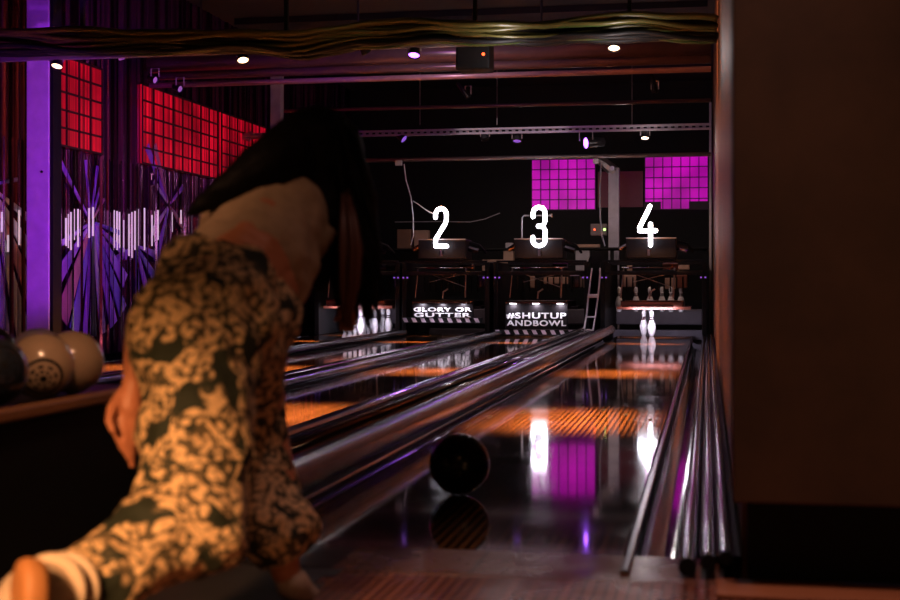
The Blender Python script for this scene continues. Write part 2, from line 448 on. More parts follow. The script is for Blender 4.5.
# ---------------------------------------------------------------- pins
PIN = [(.026, 0), (.031, .008), (.048, .055), (.0605, .115), (.058, .15), (.045, .20), (.028, .245), (.0235, .262), (.0245, .28), (.031, .315), (.0325, .34), (.028, .363), (.017, .377), (.006, .381)]
pin0 = None
def pin(x, y, z, label, group):
    global pin0
    if pin0 is None:
        t = thing('bowling_pin', (0, 0, 0), '', 'bowling pin')
        bm = bmesh.new(); lathe(bm, PIN, 24); new_obj('pin_body', bm, M_white, t, True)
        for zz, rr in ((.245, .0295), (.272, .0258)):
            bm = bmesh.new(); lathe(bm, [(rr+.001, zz-.008), (rr+.0014, zz), (rr+.001, zz+.008)], 24); new_obj('neck_band', bm, M_red, t, True)
        bm = bmesh.new(); tube(bm, [(0, 0, .378), (0, 0, .50)], .003, 6); new_obj('pull_cord', bm, M_black, t)
        pin0 = t; r = t
    else: r = copy_tree(pin0)
    r.location = (x, y, z); tag(r, label, 'bowling pin', group); return r
p1 = at(643.8, 336, 20.0); p2 = at(651.6, 336.5, 19.8)
pin(p1.x, 20.0, 0, 'slightly farther of the two white pins standing below the number 4', 'two standing pins')
pin(p2.x, 19.8, 0, 'slightly nearer of the two white pins standing below the number 4', 'two standing pins')
def rack(cx, y, z, lab, grp, skip=()):
    k = 0
    for r in range(4):
        for i in range(r+1):
            if k not in skip: pin(cx + (i-r/2)*.3048, y + r*.264, z, lab, grp)
            k += 1
rack(LANES[1]-.02, 19.75, 0, 'white pin in the full rack standing behind the hanging hair', 'full rack of pins')
for x, y in ((619, 20.7), (636, 20.8), (650, 20.6), (662, 20.8), (671, 20.7), (681, 20.6)):
    q = at(x, 300, y); pin(q.x, y, .335, 'white pin drawn up by its cord above the brown hood below number 4', 'raised pins')

# ---------------------------------------------------------------- numbers
def arc(cx, cy, rx, ry, a0, a1, n=10):
    return [(cx+rx*math.cos(math.radians(a0+(a1-a0)*i/n)), cy+ry*math.sin(math.radians(a0+(a1-a0)*i/n))) for i in range(n+1)]
W = .30
STROKES = {
 '2': [[(-.40*W, .74), ] + arc(0, .80, .40*W, .16, 180, 0, 12) + [(.40*W, .70), (.33*W, .60), (-.36*W, .22), (-.40*W, .12), (-.40*W, .035), (.42*W, .035)]],
 '3': [[(-.42*W, .74)] + arc(0, .83, .42*W, .14, 180, 0, 10) + [(.42*W, .62), (.30*W, .53), (-.05*W, .51)],
       [(-.05*W, .51), (.30*W, .49), (.44*W, .40)] + arc(0, .17, .44*W, .14, 0, -180, 10) + [(-.44*W, .24)]],
 '4': [[(.10*W, .97), (.02*W, .90), (-.62*W, .46), (-.62*W, .38), (.50*W, .38)], [(.14*W, .54), (.14*W, .03)]],
}
def neon(ch, px, ytop, ybot, Y, label):
    a = at(px, ytop+2, Y); b = at(px, ybot-1, Y); h = a.z-b.z
    t = thing('neon_number', (a.x, Y, b.z), label, 'illuminated number', 'lane numbers')
    def tubes(bm):
        for s in STROKES[ch]:
            pts = [(a.x+x*h*1.15, Y, b.z+z*h) for x, z in s]
            tube(bm, pts, .031, 12)
            for e_ in (pts[0], pts[-1]): bmesh.ops.create_icosphere(bm, subdivisions=2, radius=.031, matrix=Matrix.Translation(e_))
            for e_ in pts[1:-1]: bmesh.ops.create_icosphere(bm, subdivisions=2, radius=.0308, matrix=Matrix.Translation(e_))
    part('tube', t, M_neon, tubes, True)
    part('stem', t, M_steel, lambda bm: box(bm, a.x-.015, a.x+.02, Y-.01, Y+.02, b.z-.13, b.z-.04))
    part('socket', t, M_black, lambda bm: box(bm, a.x-.03, a.x+.035, Y, Y+.06, b.z-.10, b.z-.05))
NY = 19.3
neon('2', 441, 205, 248.5, NY, 'glowing white numeral 2 above its black machine box')
neon('3', 539, 204, 248, NY, 'glowing white numeral 3 in front of the magenta window edge')
neon('4', 648.5, 203, 247.5, NY, 'glowing white numeral 4 beside the plywood wall')

# ---------------------------------------------------------------- pinsetters
def text_mesh(s, size, sx, m, parent, cx, y, z, tilt=0):
    cu = bpy.data.curves.new('lettering', 'FONT'); cu.body = s; cu.size = size; cu.align_x = 'CENTER'; cu.extrude = .004; cu.offset = size*.024; cu.space_character = 1.12
    o = bpy.data.objects.new('t', cu); C.objects.link(o)
    dg = bpy.context.evaluated_depsgraph_get(); dg.update()
    me = bpy.data.meshes.new_from_object(o.evaluated_get(dg)); bpy.data.objects.remove(o)
    me.materials.clear(); me.materials.append(m)
    xs = [v.co.x for v in me.vertices]; w = max(xs)-min(xs); mid = (max(xs)+min(xs))/2
    me.transform(Matrix.Diagonal((sx/w, 1, 1, 1)) @ Matrix.Translation((-mid, 0, 0)))
    me.transform(Matrix.Rotation(PI/2+tilt, 4, 'X'))
    me.transform(Matrix.Translation(Vector((cx, y, z))-wloc(parent)))
    o = bpy.data.objects.new('lettering', me); C.objects.link(o); o.parent = parent; return o

def pinsetter(n, px, label, boxcx, board=None):
    cx = LANES[n]; Yf = 19.45
    s = Yf/1350.
    Z = lambda y, Y=Yf: CH + Y*(285-y)/1352.
    X = lambda x, Y=Yf: at(x, 285, Y).x
    t = thing('pinsetter', (cx, Yf, 0), label, 'pinsetter machine', 'pinsetter machines')
    hw = {4: .72, 3: .66, 2: .62, 1: .62}[n]
    # side plates
    for sg in (-1, 1):
        part('side_plate', t, M_black, lambda b: bbox(b, cx+sg*hw-.035, cx+sg*hw+.035, Yf, 22.2, 0.0, Z(262), .006))
        [part('status_light', t, M_purd, lambda b: tube(b, [(cx+sg*(hw-.02)+dx, Yf-.01, Z(277.5)), (cx+sg*(hw-.02)+dx, Yf-.002, Z(277.5))], .013, 10)) for dx in (-.03, .03)]
    for a_, b_, c_, d_ in ((0, .08, 275, 271), (1.2, 1.28, 264, 260), (.02, .08, 262, 260)):
        part('crossbeam', t, M_blk2, lambda b: bbox(b, cx-hw, cx+hw, Yf+a_, Yf+b_, Z(c_), Z(d_), .006))
    # machine box under the number
    bx = X(boxcx)
    m_ = part('machine_box', t, M_sign, lambda b: bbox(b, bx-.36, bx+.35, Yf-.02, Yf+.5, Z(258.5), Z(238.5), .012))
    part('box_edge', m_, M_steel, lambda b: box(b, bx-.36, bx+.35, Yf-.026, Yf-.021, Z(238.8), Z(238.0)))
    part('gear_arm', t, M_rail, lambda b: tube(b, [(bx+.355, Yf+.2, Z(247)), (bx+.50, Yf+.2, Z(250))], .05, 10))
    part('gear_hose', t, M_blk2, lambda b: tube(b, [(bx+.355, Yf+.25, Z(241)), (bx+.5, Yf+.3, Z(244)), (bx+.58, Yf+.4, Z(252))], .02, 8))
    part('gear_arm', t, M_rail, lambda b: tube(b, [(bx-.36, Yf+.1, Z(245)), (bx-.46, Yf+.1, Z(249))], .035, 10))
    # drive shaft and frame rods
    part('drive_shaft', t, M_chr, lambda b: tube(b, [(cx-.46, Yf+.05, Z(268)), (cx+.25, Yf+.05, Z(267.5))], .014, 10), True)
    for pts_, r_ in (([(cx-.47, Yf+.1, Z(298)), (cx-.42, Yf+.05, Z(268))], .010), ([(cx+.28, Yf+.1, Z(298)), (cx+.30, Yf+.05, Z(268))], .012),
                     ([(cx-.30, Yf+.3, Z(282)), (cx+.26, Yf+.3, Z(273))], .006), ([(cx-.28, Yf+.32, Z(274)), (cx+.24, Yf+.32, Z(287))], .006),
                     ([(cx-.06, Yf+.1, Z(299)), (cx-.05, Yf+.1, Z(292)), (cx+.02, Yf+.1, Z(289))], .012)):
        part('frame_rod', t, M_steel, lambda b: tube(b, pts_, r_, 8))
    for k in range(10): part('cord_guide', t, M_black, lambda b: tube(b, [(cx-.4+.09*k, Yf+.4, Z(292)), (cx-.4+.09*k, Yf+.4, Z(277))], .012, 8))
    # service panels behind
    for (a0, a1, y0, y1) in {4: ((-.56, -.36, 287, 275), (.06, .26, 289, 278), (-.50, -.42, 271, 263), (.2, .45, 270, 263)), 3: ((-.40, -.32, 288, 276), (.34, .42, 287, 277), (.44, .58, 288, 276), (-.18, .2, 284, 277)), 2: ((.42, .56, 272, 264),), 1: ((.2, .4, 286, 276),)}[n]:
        y = Yf+1.5
        part('service_panel', t, M_beige, lambda b: bbox(b, cx+a0+.04, cx+a1+.04, y, y+.05, Z(y0, y), Z(y1, y), .01))
    part('motor', t, M_hood if n == 4 else M_rail, lambda b: bbox(b, cx+.30, cx+.46, Yf+1.1, Yf+1.3, Z(288, Yf+1.1), Z(275, Yf+1.1), .01))
    part('roller', t, M_hood if n == 4 else M_rail, lambda b: tube(b, [(cx+.12, Yf+.5, Z(266)), (cx+.34, Yf+.5, Z(266))], .05, 12))
    # hood over the pins
    hz0, hz1 = Z(306.5), Z(299.5)
    hcx = cx-.02
    h = part('pin_hood', t, M_hood if n in (4, 1) else M_sign, lambda b: bbox(b, hcx-.44, hcx+.44, Yf-.05, Yf+.9, hz0, hz1-.02, .012))
    part('hood_flange', h, M_hood if n in (4, 1) else M_sign, lambda b: box(b, hcx-.5, hcx+.55, Yf+.02, Yf+.8, hz0-.04, hz0-.001))
    part('hood_trim', h, M_chr, lambda b: tube(b, [(hcx-.44, Yf-.056, hz1-.02), (hcx+.44, Yf-.056, hz1-.02)], .008, 8))
    part('hood_trim', h, M_chr, lambda b: tube(b, [(hcx-.42, Yf-.056, hz0+.005), (hcx+.30, Yf-.056, hz0+.005)], .009, 8))
    part('pit_cushion', t, M_cush, lambda b: bbox(b, cx-hw+.04, cx+hw-.04, 21.7, 21.85, .11, .36, .02))
    part('tail_plank', t, M_cush, lambda b: bbox(b, cx-hw+.04, cx+hw-.04, 21.05, 21.15, -.1, .05, .01))
    if board:
        bxc, dz, lines, tilt, lampson = board
        # the board hangs low in front of the pin deck
        zt, zb = Z(303.5), Z(329)+dz
        bd = part('sweep_board', t, M_sign, lambda b: bbox(b, bxc-.45, bxc+.45, Yf-.22, Yf-.18, zb, zt, .006))
        for i, (s_, y0, y1) in enumerate(lines):
            text_mesh(s_, (y1-y0)*s*1.27, .86 if len(s_) > 6 else .84, M_txt, bd, bxc, Yf-.225, Z(y1))
        zz0, zz1 = Z(334.5)+dz, Z(329.6)+dz
        bb = part('striped_bar', t, M_black, lambda b: box(b, bxc-.62, bxc+.58, Yf-.215, Yf-.17, zz0, zz1))
        for k in range(9):
            def chev(b, k=k):
                x = bxc-.60+k*.132
                vs = [(x, zz1-.004), (x+.06, zz1-.004), (x+.092, zz0+.004), (x+.032, zz0+.004)]
                f = [b.verts.new((u, Yf-.2165, v)) for u, v in vs]; b.faces.new(f)
            part('stripe', bb, mat('stripe_paint', (.60, .48, .58), .5), chev)
        vz = part('lamp_visor', t, M_hood, lambda b: bbox(b, bxc-.43, bxc+.43, Yf-.34, Yf-.18, zt+.005, zt+.035, .008))
        part('visor_trim', vz, M_chr, lambda b: tube(b, [(bxc-.43, Yf-.346, zt+.03), (bxc+.43, Yf-.346, zt+.03)], .007, 8))
        for dx, on in lampson:
            if n == 3: part('spot_lens', t, M_lamp, lambda b: box(b, bxc+dx-.045, bxc+dx+.045, Yf-.32, Yf-.24, zt-.004, zt+.004))
            light('AREA', (bxc+dx, Yf-.28, zt-.012), (bxc+dx, Yf-.2, zt-.4), on, (.92, .86, 1), .06)
    return t
pinsetter(4, 655, 'pinsetter with raised hood over two standing pins beside the plywood wall', 651.5)
x3, x2 = at(537, 300, 19.3).x, at(443.5, 300, 19.3).x
pinsetter(3, 537, 'pinsetter with lowered board reading SHUTUP AND BOWL', 539, (x3, 0, [('#SHUTUP', 312, 318.2), ('ANDBOWL', 319.6, 325.6)], 0, [(-.33, 1.9), (0, 1.9), (.35, 1.9)]))
pinsetter(2, 443, 'pinsetter with lit board reading GLORY OR GUTTER', 442.5, (x2, .165, [('GLORY OR', 307.3, 311.6), ('GUTTER', 312.7, 317.2)], 0, [(-.3, 1.5), (.0, 1.5), (.3, 1.5)]))
pinsetter(1, 352, 'pinsetter with the full pin rack, behind the hanging hair', 350)

# shelf machinery behind lanes, boxes stacked on the gantry
gt = thing('machine_gantry', (-2.9, 22.4, 0), 'dark steel gantry carrying gear behind all the machines', 'gantry')
for z_ in (1.31, .93): part('gantry_beam', gt, M_blk2, lambda b: box(b, -6.1, .0, 22.4, 22.48, z_, z_+.05))
for z_ in (1.335, .955): part('gantry_shelf', gt, M_black, lambda b: box(b, -6.1, .0, 22.18, 22.4, z_, z_+.025))
for x in (-5.9, -4.5, -3.05, -1.55, -.05):
    part('gantry_post', gt, M_black, lambda b: box(b, x-.03, x+.03, 22.4, 22.48, -.12, 1.36))
def gear(px0, px1, y0, y1, Y, m, label, cat, name, group=None):
    a = at(px0, y0, Y); b_ = at(px1, y1, Y); zb_ = b_.z
    for zs_ in (1.361, .981):
        if abs(zb_-zs_) < .10: zb_ = zs_
    bm = bmesh.new(); w = b_.x-a.x; h = a.z-b_.z
    bbox(bm, -w/2, w/2, -.08, .08, 0, h, min(.01, h/5)); box(bm, -w*.3, w*.3, -.084, -.078, h*.3, h*.6)
    o = new_obj(name, bm, m, None, loc=((a.x+b_.x)/2, Y, zb_)); tag(o, label, cat, group); return o
gear(483, 508, 262, 273, 22.3, M_beige, 'beige box panel right of the number 2 machine', 'box', 'gear_box')
gear(504, 514, 251, 262, 22.3, M_beige, 'small beige box left of the number 3 machine', 'box', 'gear_box')
gear(576, 600, 242, 245, 22.3, M_beige, 'flat beige tray on the gantry right of number 3', 'tray', 'parts_tray')
gear(576, 590, 252, 272, 22.3, M_grey, 'grey sheet with scribble on gantry right of number 3', 'sheet', 'notice_sheet')
gear(506, 513, 237, 242, 22.3, M_grey, 'small grey twin socket left of number 3 box', 'socket', 'wall_socket')
gear(415, 429, 228, 246, 22.3, M_beige, 'beige block behind the hanging white cable', 'box', 'gear_box')
gear(398, 412, 228, 247, 22.3, mat('brown_box', (.16, .08, .05), .7), 'dark brown block left of the hanging white cable', 'box', 'gear_box')
cb = gear(591, 607, 224, 235.5, 22.3, mat('control_box_grey', (.13, .10, .10), .5), 'small control box with a green light left of the lilac post', 'control box', 'control_box')
for (px, m) in ((604.5, M_grnl), (594.5, M_redl)):
    q = at(px, 229.5, 22.2)
    part('indicator_light', cb, m, lambda b: tube(b, [(q.x, 22.20, q.z), (q.x, 22.215, q.z)], .022 if m is M_grnl else .014, 10))
# bent conduit behind 3
q = [at(522, 238, 19.75), at(522, 218, 19.75), at(524, 215.5, 19.75), at(551, 215.5, 19.75)]
o = thing('conduit_pipe', q[0], 'thin bent conduit rising behind the number 3', 'pipe')
part('pipe_run', o, M_steel, lambda b: tube(b, q, .012, 8)); part('end_knob', o, M_beige, lambda b: tube(b, [q[3], q[3]+Vector((.02, 0, 0))], .03, 10))

# ball lift rails between lanes 3 and 4
q = at(590, 300, 19.7)
bl = thing('ball_lift', (q.x, 19.3, 0), 'pale curved twin rails climbing between the SHUTUP board and number 4 machine', 'ball lift')
L = [[(601, 338), (586.5, 335), (590, 318), (593, 297), (595.5, 275), (597, 268), (596, 264)], [(591, 342), (579, 339), (584, 322), (586, 297), (588, 275), (589.5, 268), (591, 264)]]
for s_ in (0, 1):
    part('lift_rail', bl, M_lift, lambda b: tube(b, [at(x, y, 19.0 if i == 0 else 19.38) for i, (x, y) in enumerate([(592-9*s_, 336), (595.5-9*s_, 316), (598-9.5*s_, 297), (600-9*s_, 275), (600-8*s_, 268)])], .013, 8))
for x, y in ((583.5, 330), (585.5, 317), (588.3, 296)): part('lift_rung', bl, M_lift, lambda b: tube(b, [at(x, y, 19.38), at(x+9, y, 19.38)], .014 if y != 296 else .03, 8))
part('pulley', bl, M_black, lambda b: tube(b, [at(597, 262, 19.85), at(597, 262, 19.95)], .13, 20))
part('lift_tray', bl, M_steel, lambda b: tube(b, [at(592, 337, 19.5), at(585, 341, 18.6), at(575, 346, 17.6)], .02, 8))

# ---------------------------------------------------------------- overhead
def cross_run(name, y, Y, r, m, label, cat, x0=None, x1=None, wob=0, n=2, smooth=True):
    a = at(x0, y, Y); z = a.z
    xa = a.x; xb = at(x1, y, Y).x
    bm = bmesh.new(); tube(bm, [(0, 0, 0), (xb-xa, 0, 0)], r, 20)
    o = new_obj(name, bm, m, None, smooth, (xa, Y, z)); tag(o, label, cat); return o
dk = cross_run('air_duct', 64, 14.2, .105, M_pipe, 'thick brown duct crossing overhead, just behind the cable bundle', 'duct', 150, 711)
for x in (.6, 2.4, 4.4):
    part('hanger_rod', dk, M_black, lambda b: tube(b, [(dk.location.x+x, 14.2, dk.location.z+.1), (dk.location.x+x, 14.2, CZ)], .012, 8))
cross_run('ceiling_pipe', 76, 13.9, .045, M_pipe, 'reddish pipe tucked directly under the thick duct', 'pipe', 160, 711)
cross_run('ceiling_pipe', 85.5, 13.7, .03, mat('pipe_pink', (.34, .20, .22), .3, .3), 'pinkish pipe, lowest of the three runs under the ceiling', 'pipe', 150, 711)
cross_run('ceiling_pipe', 111, 16.3, .022, M_pipe, 'thin rusty brown pipe between the duct and the lighting bar', 'pipe', 284, 711)
cross_run('lighting_rail', 160.5, 19.6, .03, M_steel, 'plain grey bar just above the magenta windows', 'bar', 362, 711)
# perforated lighting truss
a = at(225, 133, 18); b_ = at(711, 128.5, 18)
z0 = a.z
tr = thing('lighting_truss', (a.x, 18, b_.z), 'perforated grey lighting bar carrying the small purple spotlights', 'lighting bar')
for z_ in (-.012, .045): part('truss_channel', tr, M_steel, lambda b: box(b, a.x, b_.x, 17.97, 18.03, b_.z+z_, b_.z+z_+.024))
def lattice(b):
    n = int((b_.x-a.x-.02)/.045); zs = (b_.z+.006, b_.z+.016, b_.z+.042, b_.z+.052)
    g = [[b.verts.new((a.x+.01+.045*i, 17.985, z)) for z in zs] for i in range(n)]
    for i in range(n-1):
        for k in range(3):
            if k == 1 and i % 2: continue
            b.faces.new((g[i][k], g[i+1][k], g[i+1][k+1], g[i][k+1]))
ltc = part('truss_lattice', tr, M_grey, lattice)
sm_ = ltc.modifiers.new('thick', 'SOLIDIFY'); sm_.thickness = .01
for x in (420, 497, 632):
    q = at(x, 125, 18)
    part('hanger_wire', tr, M_steel, lambda b: tube(b, [(q.x, 18, q.z), (q.x, 18, CZ)], .004, 6))
# cable bundle on its tray
Yc = 10.5
xa, xb = LW+.05, RW-.01
cbun = thing('cable_bundle', (xa, Yc, 2.65), 'sagging bundle of green and black cables strung across the hall', 'cable bundle')
prof = [(0, 46), (60, 47), (140, 47), (200, 46), (240, 46), (300, 50), (330, 45), (370, 40), (430, 36), (480, 38), (540, 38), (590, 34), (640, 31), (680, 33), (735, 34)]
def py_at(px):
    for (x0, y0), (x1, y1) in zip(prof[:-1], prof[1:]):
        if x0 <= px <= x1:
            u = (px-x0)/(x1-x0); u = u*u*(3-2*u); return y0+(y1-y0)*u
    return prof[-1][1]
for k in range(26):
    ph = random.uniform(0, 6); off = random.uniform(-17, 5); dy = random.uniform(-.07, .07); r = random.choice((.012, .016, .020, .026)); m = random.choice((M_green, M_green, M_black, M_yel, M_black, M_black))
    def cab(b):
        pts = []
        for px in range(-15, 737, 14):
            q = at(px, py_at(max(0, px)) + off + 2.2*math.sin(px*.022+ph) + 1.2*math.sin(px*.06+ph*2), Yc)
            pts.append((min(q.x, RW-.02), Yc+dy+.02*math.sin(px*.03+ph), q.z))
        tube(b, pts, r, 10)
    part('cable', cbun, m, cab, True)
q0 = at(0, 52, Yc+.1); q1 = at(500, 45, Yc+.1)
tray = thing('cable_tray', (q0.x, Yc+.15, q1.z), 'pale steel tray bar directly beneath the cable bundle', 'cable tray')
part('tray_bar', tray, M_steel, lambda b: box(b, LW+.06, RW-.005, Yc+.12, Yc+.18, q1.z-.0+.01, q1.z+.045))
for x in (-5.2, -3.4, -.6): part('hanger_strap', tray, M_black, lambda b: box(b, x-.015, x+.015, Yc+.13, Yc+.17, q1.z+.045, CZ))

# spotlights ----------------------------------------------------------------
def can(px, py, Y, label, m, d=(0, -.35, -1), r=.055, ln=.13, group='small spotlights', topz=None, parent_z=.12):
    q = at(px, py, Y); d = Vector(d).normalized()
    t = thing('spotlight', q, label, 'spotlight', group)
    M = Matrix.Translation(q) @ d.to_track_quat('-Z', 'Y').to_matrix().to_4x4()
    part('lamp_housing', t, M_blk2, lambda b: lathe(b, [(r*.3, ln), (r*.75, ln*.95), (r*.85, ln*.3), (r, 0), (r, -.01), (r*.94, -.01), (r*.9, .012)], 18, M), True)
    part('lens', t, m, lambda b: lathe(b, [(r*.9, .004), (r*.9, .010)], 18, M))
    part('yoke', t, M_steel, lambda b: (tube(b, [q+Vector((-r*1.1, 0, .03)), q+Vector((-r*1.1, 0, parent_z)), q+Vector((r*1.1, 0, parent_z)), q+Vector((r*1.1, 0, .03))], .008, 8)))
    return t
can(57, 66, 10.65, 'warm spotlight hanging beside the purple pillar', M_warm, (0, -.5, -1), .05)
can(243, 60, 10.65, 'warm-white spotlight under the cables left of the duct lights', M_warm, (.3, -.5, -1), .05)
can(414, 55, 10.65, 'purple spotlight under the cable bundle left of the black projector', M_purp, (0, -.5, -1), .05)
can(366, 52, 10.65, 'dim purple-lit spotlight under the cables, behind the hair', M_blk2, (.5, .5, -1), .045)
can(614, 48, 10.65, 'warm spotlight under the cables right of the black projector', M_warm, (0, -.5, -1), .05)
can(404, 139, 18, 'tilted spotlight on the grey bar nearest the hanging hair', M_purd, (.8, -.3, -.6), .06, .16)
can(485, 139, 18, 'spotlight on the grey bar above between numbers 2 and 3', M_blk2, (.3, -.3, -1), .055)
can(517, 141, 18, 'spotlight on the grey bar left of the magenta window', M_purd, (0, -.4, -1), .06)
can(645, 138, 18, 'white-lipped spotlight on the bar above the right magenta window', M_warm, (0, -.4, -1), .055)
can(468, 97, 14.5, 'slim dark spotlight tilted below the pipes', M_blk2, (.6, 0, -.8), .03, .2)
can(655, 92, 15.0, 'slim brown spotlight hanging below the pipes near plywood wall', M_pipe, (.2, -.1, -1), .035, .25)
can(155, 80, 13.4, 'silver spotlight bracket at the left end of the pipes', M_white, (.8, -.3, -.3), .04, .1)
can(180, 89, 13.6, 'silver spotlight bracket lower on the red-lit wall', M_white, (.8, -.3, -.3), .04, .1)
can(586, 143, 18, 'bright purple stage lamp facing the hall above the left magenta window', M_purp, (-.85, -.6, -.1), .08, .28, parent_z=.16)
# projector
q = at(475, 57, 10.9)
pj = thing('projector', q, 'black boxy projector with a red light under the cables', 'projector')
part('projector_case', pj, M_black, lambda b: bbox(b, q.x-.14, q.x+.14, q.y-.12, q.y+.12, q.z-.12, q.z+.11, .015))
part('indicator_light', pj, M_redl, lambda b: tube(b, [(q.x+.09, q.y-.128, q.z+.0), (q.x+.09, q.y-.12, q.z)], .012, 10))
part('ceiling_mount', pj, M_black, lambda b: tube(b, [(q.x, q.y, q.z+.1), (q.x, q.y, CZ)], .02, 8))

# fan-like lamp bracket over the red wall
q = at(235, 136, 17.9)
br = thing('track_light', q, 'silver forked light fitting at the wall end of the perforated bar', 'light fitting')
part('fitting_arm', br, M_steel, lambda b: tube(b, [q, at(268, 136, 17.9)], .03, 10))
for a0, a1 in (((224, 133), (250, 140)), ((228, 139), (252, 133))): part('fitting_arm', br, M_steel, lambda b: tube(b, [at(*a0, 17.9), at(*a1, 17.9)], .025, 10))
part('fitting_plate', br, M_black, lambda b: tube(b, [at(235, 131, 17.9), at(235, 129.5, 17.9)], .10, 16))
# diagonal bracket by the column
q = at(108, 51, 10.9)
br = thing('tray_bracket', q, 'purple-lit slanted bracket under the cables right of the pillar', 'bracket')
part('bracket_bar', br, M_colm, lambda b: tube(b, [at(92, 46, 10.9), at(123, 56, 10.9)], .03, 8))
part('bracket_plate', br, M_colm, lambda b: tube(b, [at(120, 53, 10.9), at(122, 59, 10.9)], .03, 8))
# junction box and hanging cable
q = at(399, 163, 19.55)
jb = thing('hanging_cable', q, 'thin white cable hanging from the bar down to the beige block', 'cable')
part('junction_box', jb, M_white, lambda b: bbox(b, q.x-.05, q.x+.05, q.y-.05, q.y+.02, q.z-.04, q.z+.04, .008))
part('cord', jb, M_white, lambda b: tube(b, [at(x, y, 19.5) for x, y in ((404, 164), (406, 180), (411, 197), (413, 215), (413.5, 235), (411, 245))], .009, 8))
jb2 = thing('hanging_cable', at(414, 202, 19.5), 'short white branch cable running to the number 2', 'cable')
part('cord', jb2, M_white, lambda b: tube(b, [at(x, y, 19.5) for x, y in ((413, 201), (418, 204), (426, 210), (434, 214))], .007, 8))
q = at(596, 161, 19.55)
jb3 = thing('hanging_cable', q, 'pale cable with white box hanging to the control box', 'cable')
part('junction_box', jb3, M_white, lambda b: bbox(b, q.x-.04, q.x+.04, q.y-.05, q.y+.02, q.z-.04, q.z+.03, .008))
part('cord', jb3, M_grey, lambda b: tube(b, [at(x, y, 19.6) for x, y in ((601, 163), (600, 190), (600, 215), (602, 236), (605, 246))], .011, 8))
jb4 = thing('wall_wire', at(500, 221, 22.5), 'thin grey wire strung sideways behind the number 2', 'cable')
part('cord', jb4, M_grey, lambda b: tube(b, [at(x, y, 22.5) for x, y in ((395, 222), (440, 221.5), (470, 222), (485, 219), (500, 213))], .008, 6))

# ---------------------------------------------------------------- reflections in the left foil wall, built as shapes
def burst(px, py, label, rays, s=1):  # coloured ray panels stand in for neon reflected in the foil
    X0 = LW+.045
    # point on the wall plane
    den = F*ct+(px-450)*st; k = X0/(((px-450)*ct-F*st)/den); c = at(px, py, k)
    t = thing('reflected_starburst', c, label, 'wall reflection', 'reflected starbursts')
    for i, (ang, ln, w, m) in enumerate(rays):
        a_ = math.radians(ang); d = Vector((0, math.cos(a_), math.sin(a_))); n_ = Vector((0, -d.z, d.y))
        def ray(b):
            p0 = c + d*.05*s; p1 = c + d*ln*s
            f = [p0-n_*.01, p0+n_*.01, p1+n_*w*s, p1-n_*w*s]
            x = X0 + .002*i
            v0 = [b.verts.new((x, p.y, max(.02, p.z))) for p in f]; v1 = [b.verts.new((x+.012, p.y, max(.02, p.z))) for p in f]
            b.faces.new(v0); b.faces.new(v1[::-1])
            for j in range(4): b.faces.new((v0[j], v1[j], v1[(j+1)%4], v0[(j+1)%4]))
        part('ray', t, m, ray)
m_p = mat('reflect_purple', (.42, .16, .75), .35); m_g = mat('reflect_grey', (.40, .42, .44), .4); m_k = mat('reflect_pink', (.62, .26, .30), .4); m_b = mat('reflect_blue', (.24, .16, .62), .35); m_w = mat('reflect_pale', (.72, .60, .74), .35)
m_bw = mat('reflect_black', (.02, .012, .02), .3)
rays = [(100, .65, .02, m_p), (75, .62, .02, m_p), (140, .9, .03, m_p), (60, .5, .015, m_p), (40, .4, .015, m_k), (200, .7, .03, m_p), (218, 1.1, .10, m_p), (236, 1.2, .14, m_k), (250, 1.2, .10, m_b), (262, 1.2, .05, m_p), (272, 1.2, .05, m_bw), (282, 1.2, .07, m_g), (295, 1.2, .09, m_p), (308, 1.2, .1, m_b), (322, 1.0, .09, m_p), (338, .9, .05, m_p), (352, .7, .03, m_b)]
burst(90, 222, 'reflected starburst of purple, pink and grey rays just right of the purple pillar', rays)
burst(-12, 185, 'reflected starburst cut off at the edge left of the purple pillar', [(-20, .8, .04, m_w), (-38, 1.3, .12, m_w), (-52, 1.7, .14, m_k), (-66, 1.8, .16, m_g), (-80, 1.8, .12, m_b), (10, .5, .02, m_p)], 1)
burst(168, 205, 'small reflected starburst beside the shoulder of the bowler', [(135, .9, .06, m_p), (122, .8, .05, m_k), (150, .5, .03, m_w), (215, .6, .05, m_w), (240, .8, .06, m_p), (30, .5, .03, m_p), (-30, .6, .05, m_k)], 1)
burst(135, 245, 'small reflected starburst low on the shiny wall near the trousers', [(200, .5, .05, m_p), (-10, .7, .06, m_p), (-35, 1.0, .10, m_b), (-60, 1.2, .12, m_p), (-85, 1.1, .09, m_b)], 1)
def slats(b):
    rnd = random.Random(11); y = 10.4
    while y < 19.2:
        w = rnd.uniform(.012, .05); x = LW+.095+rnd.uniform(0, .02); d = rnd.uniform(-.02, .02)
        v = [b.verts.new(p) for p in ((x, y, 0), (x+d, y+w, 0), (x+d, y+w, 2.1), (x, y, 2.1), (x-.004, y, 0), (x+d-.004, y+w, 0), (x+d-.004, y+w, 2.1), (x-.004, y, 2.1))]
        for f in ((0,1,2,3),(7,6,5,4),(0,4,5,1),(1,5,6,2),(2,6,7,3),(3,7,4,0)): b.faces.new([v[i] for i in f])
        y += w + rnd.uniform(.03, .17)
struct('trim_7', M_foil, slats)
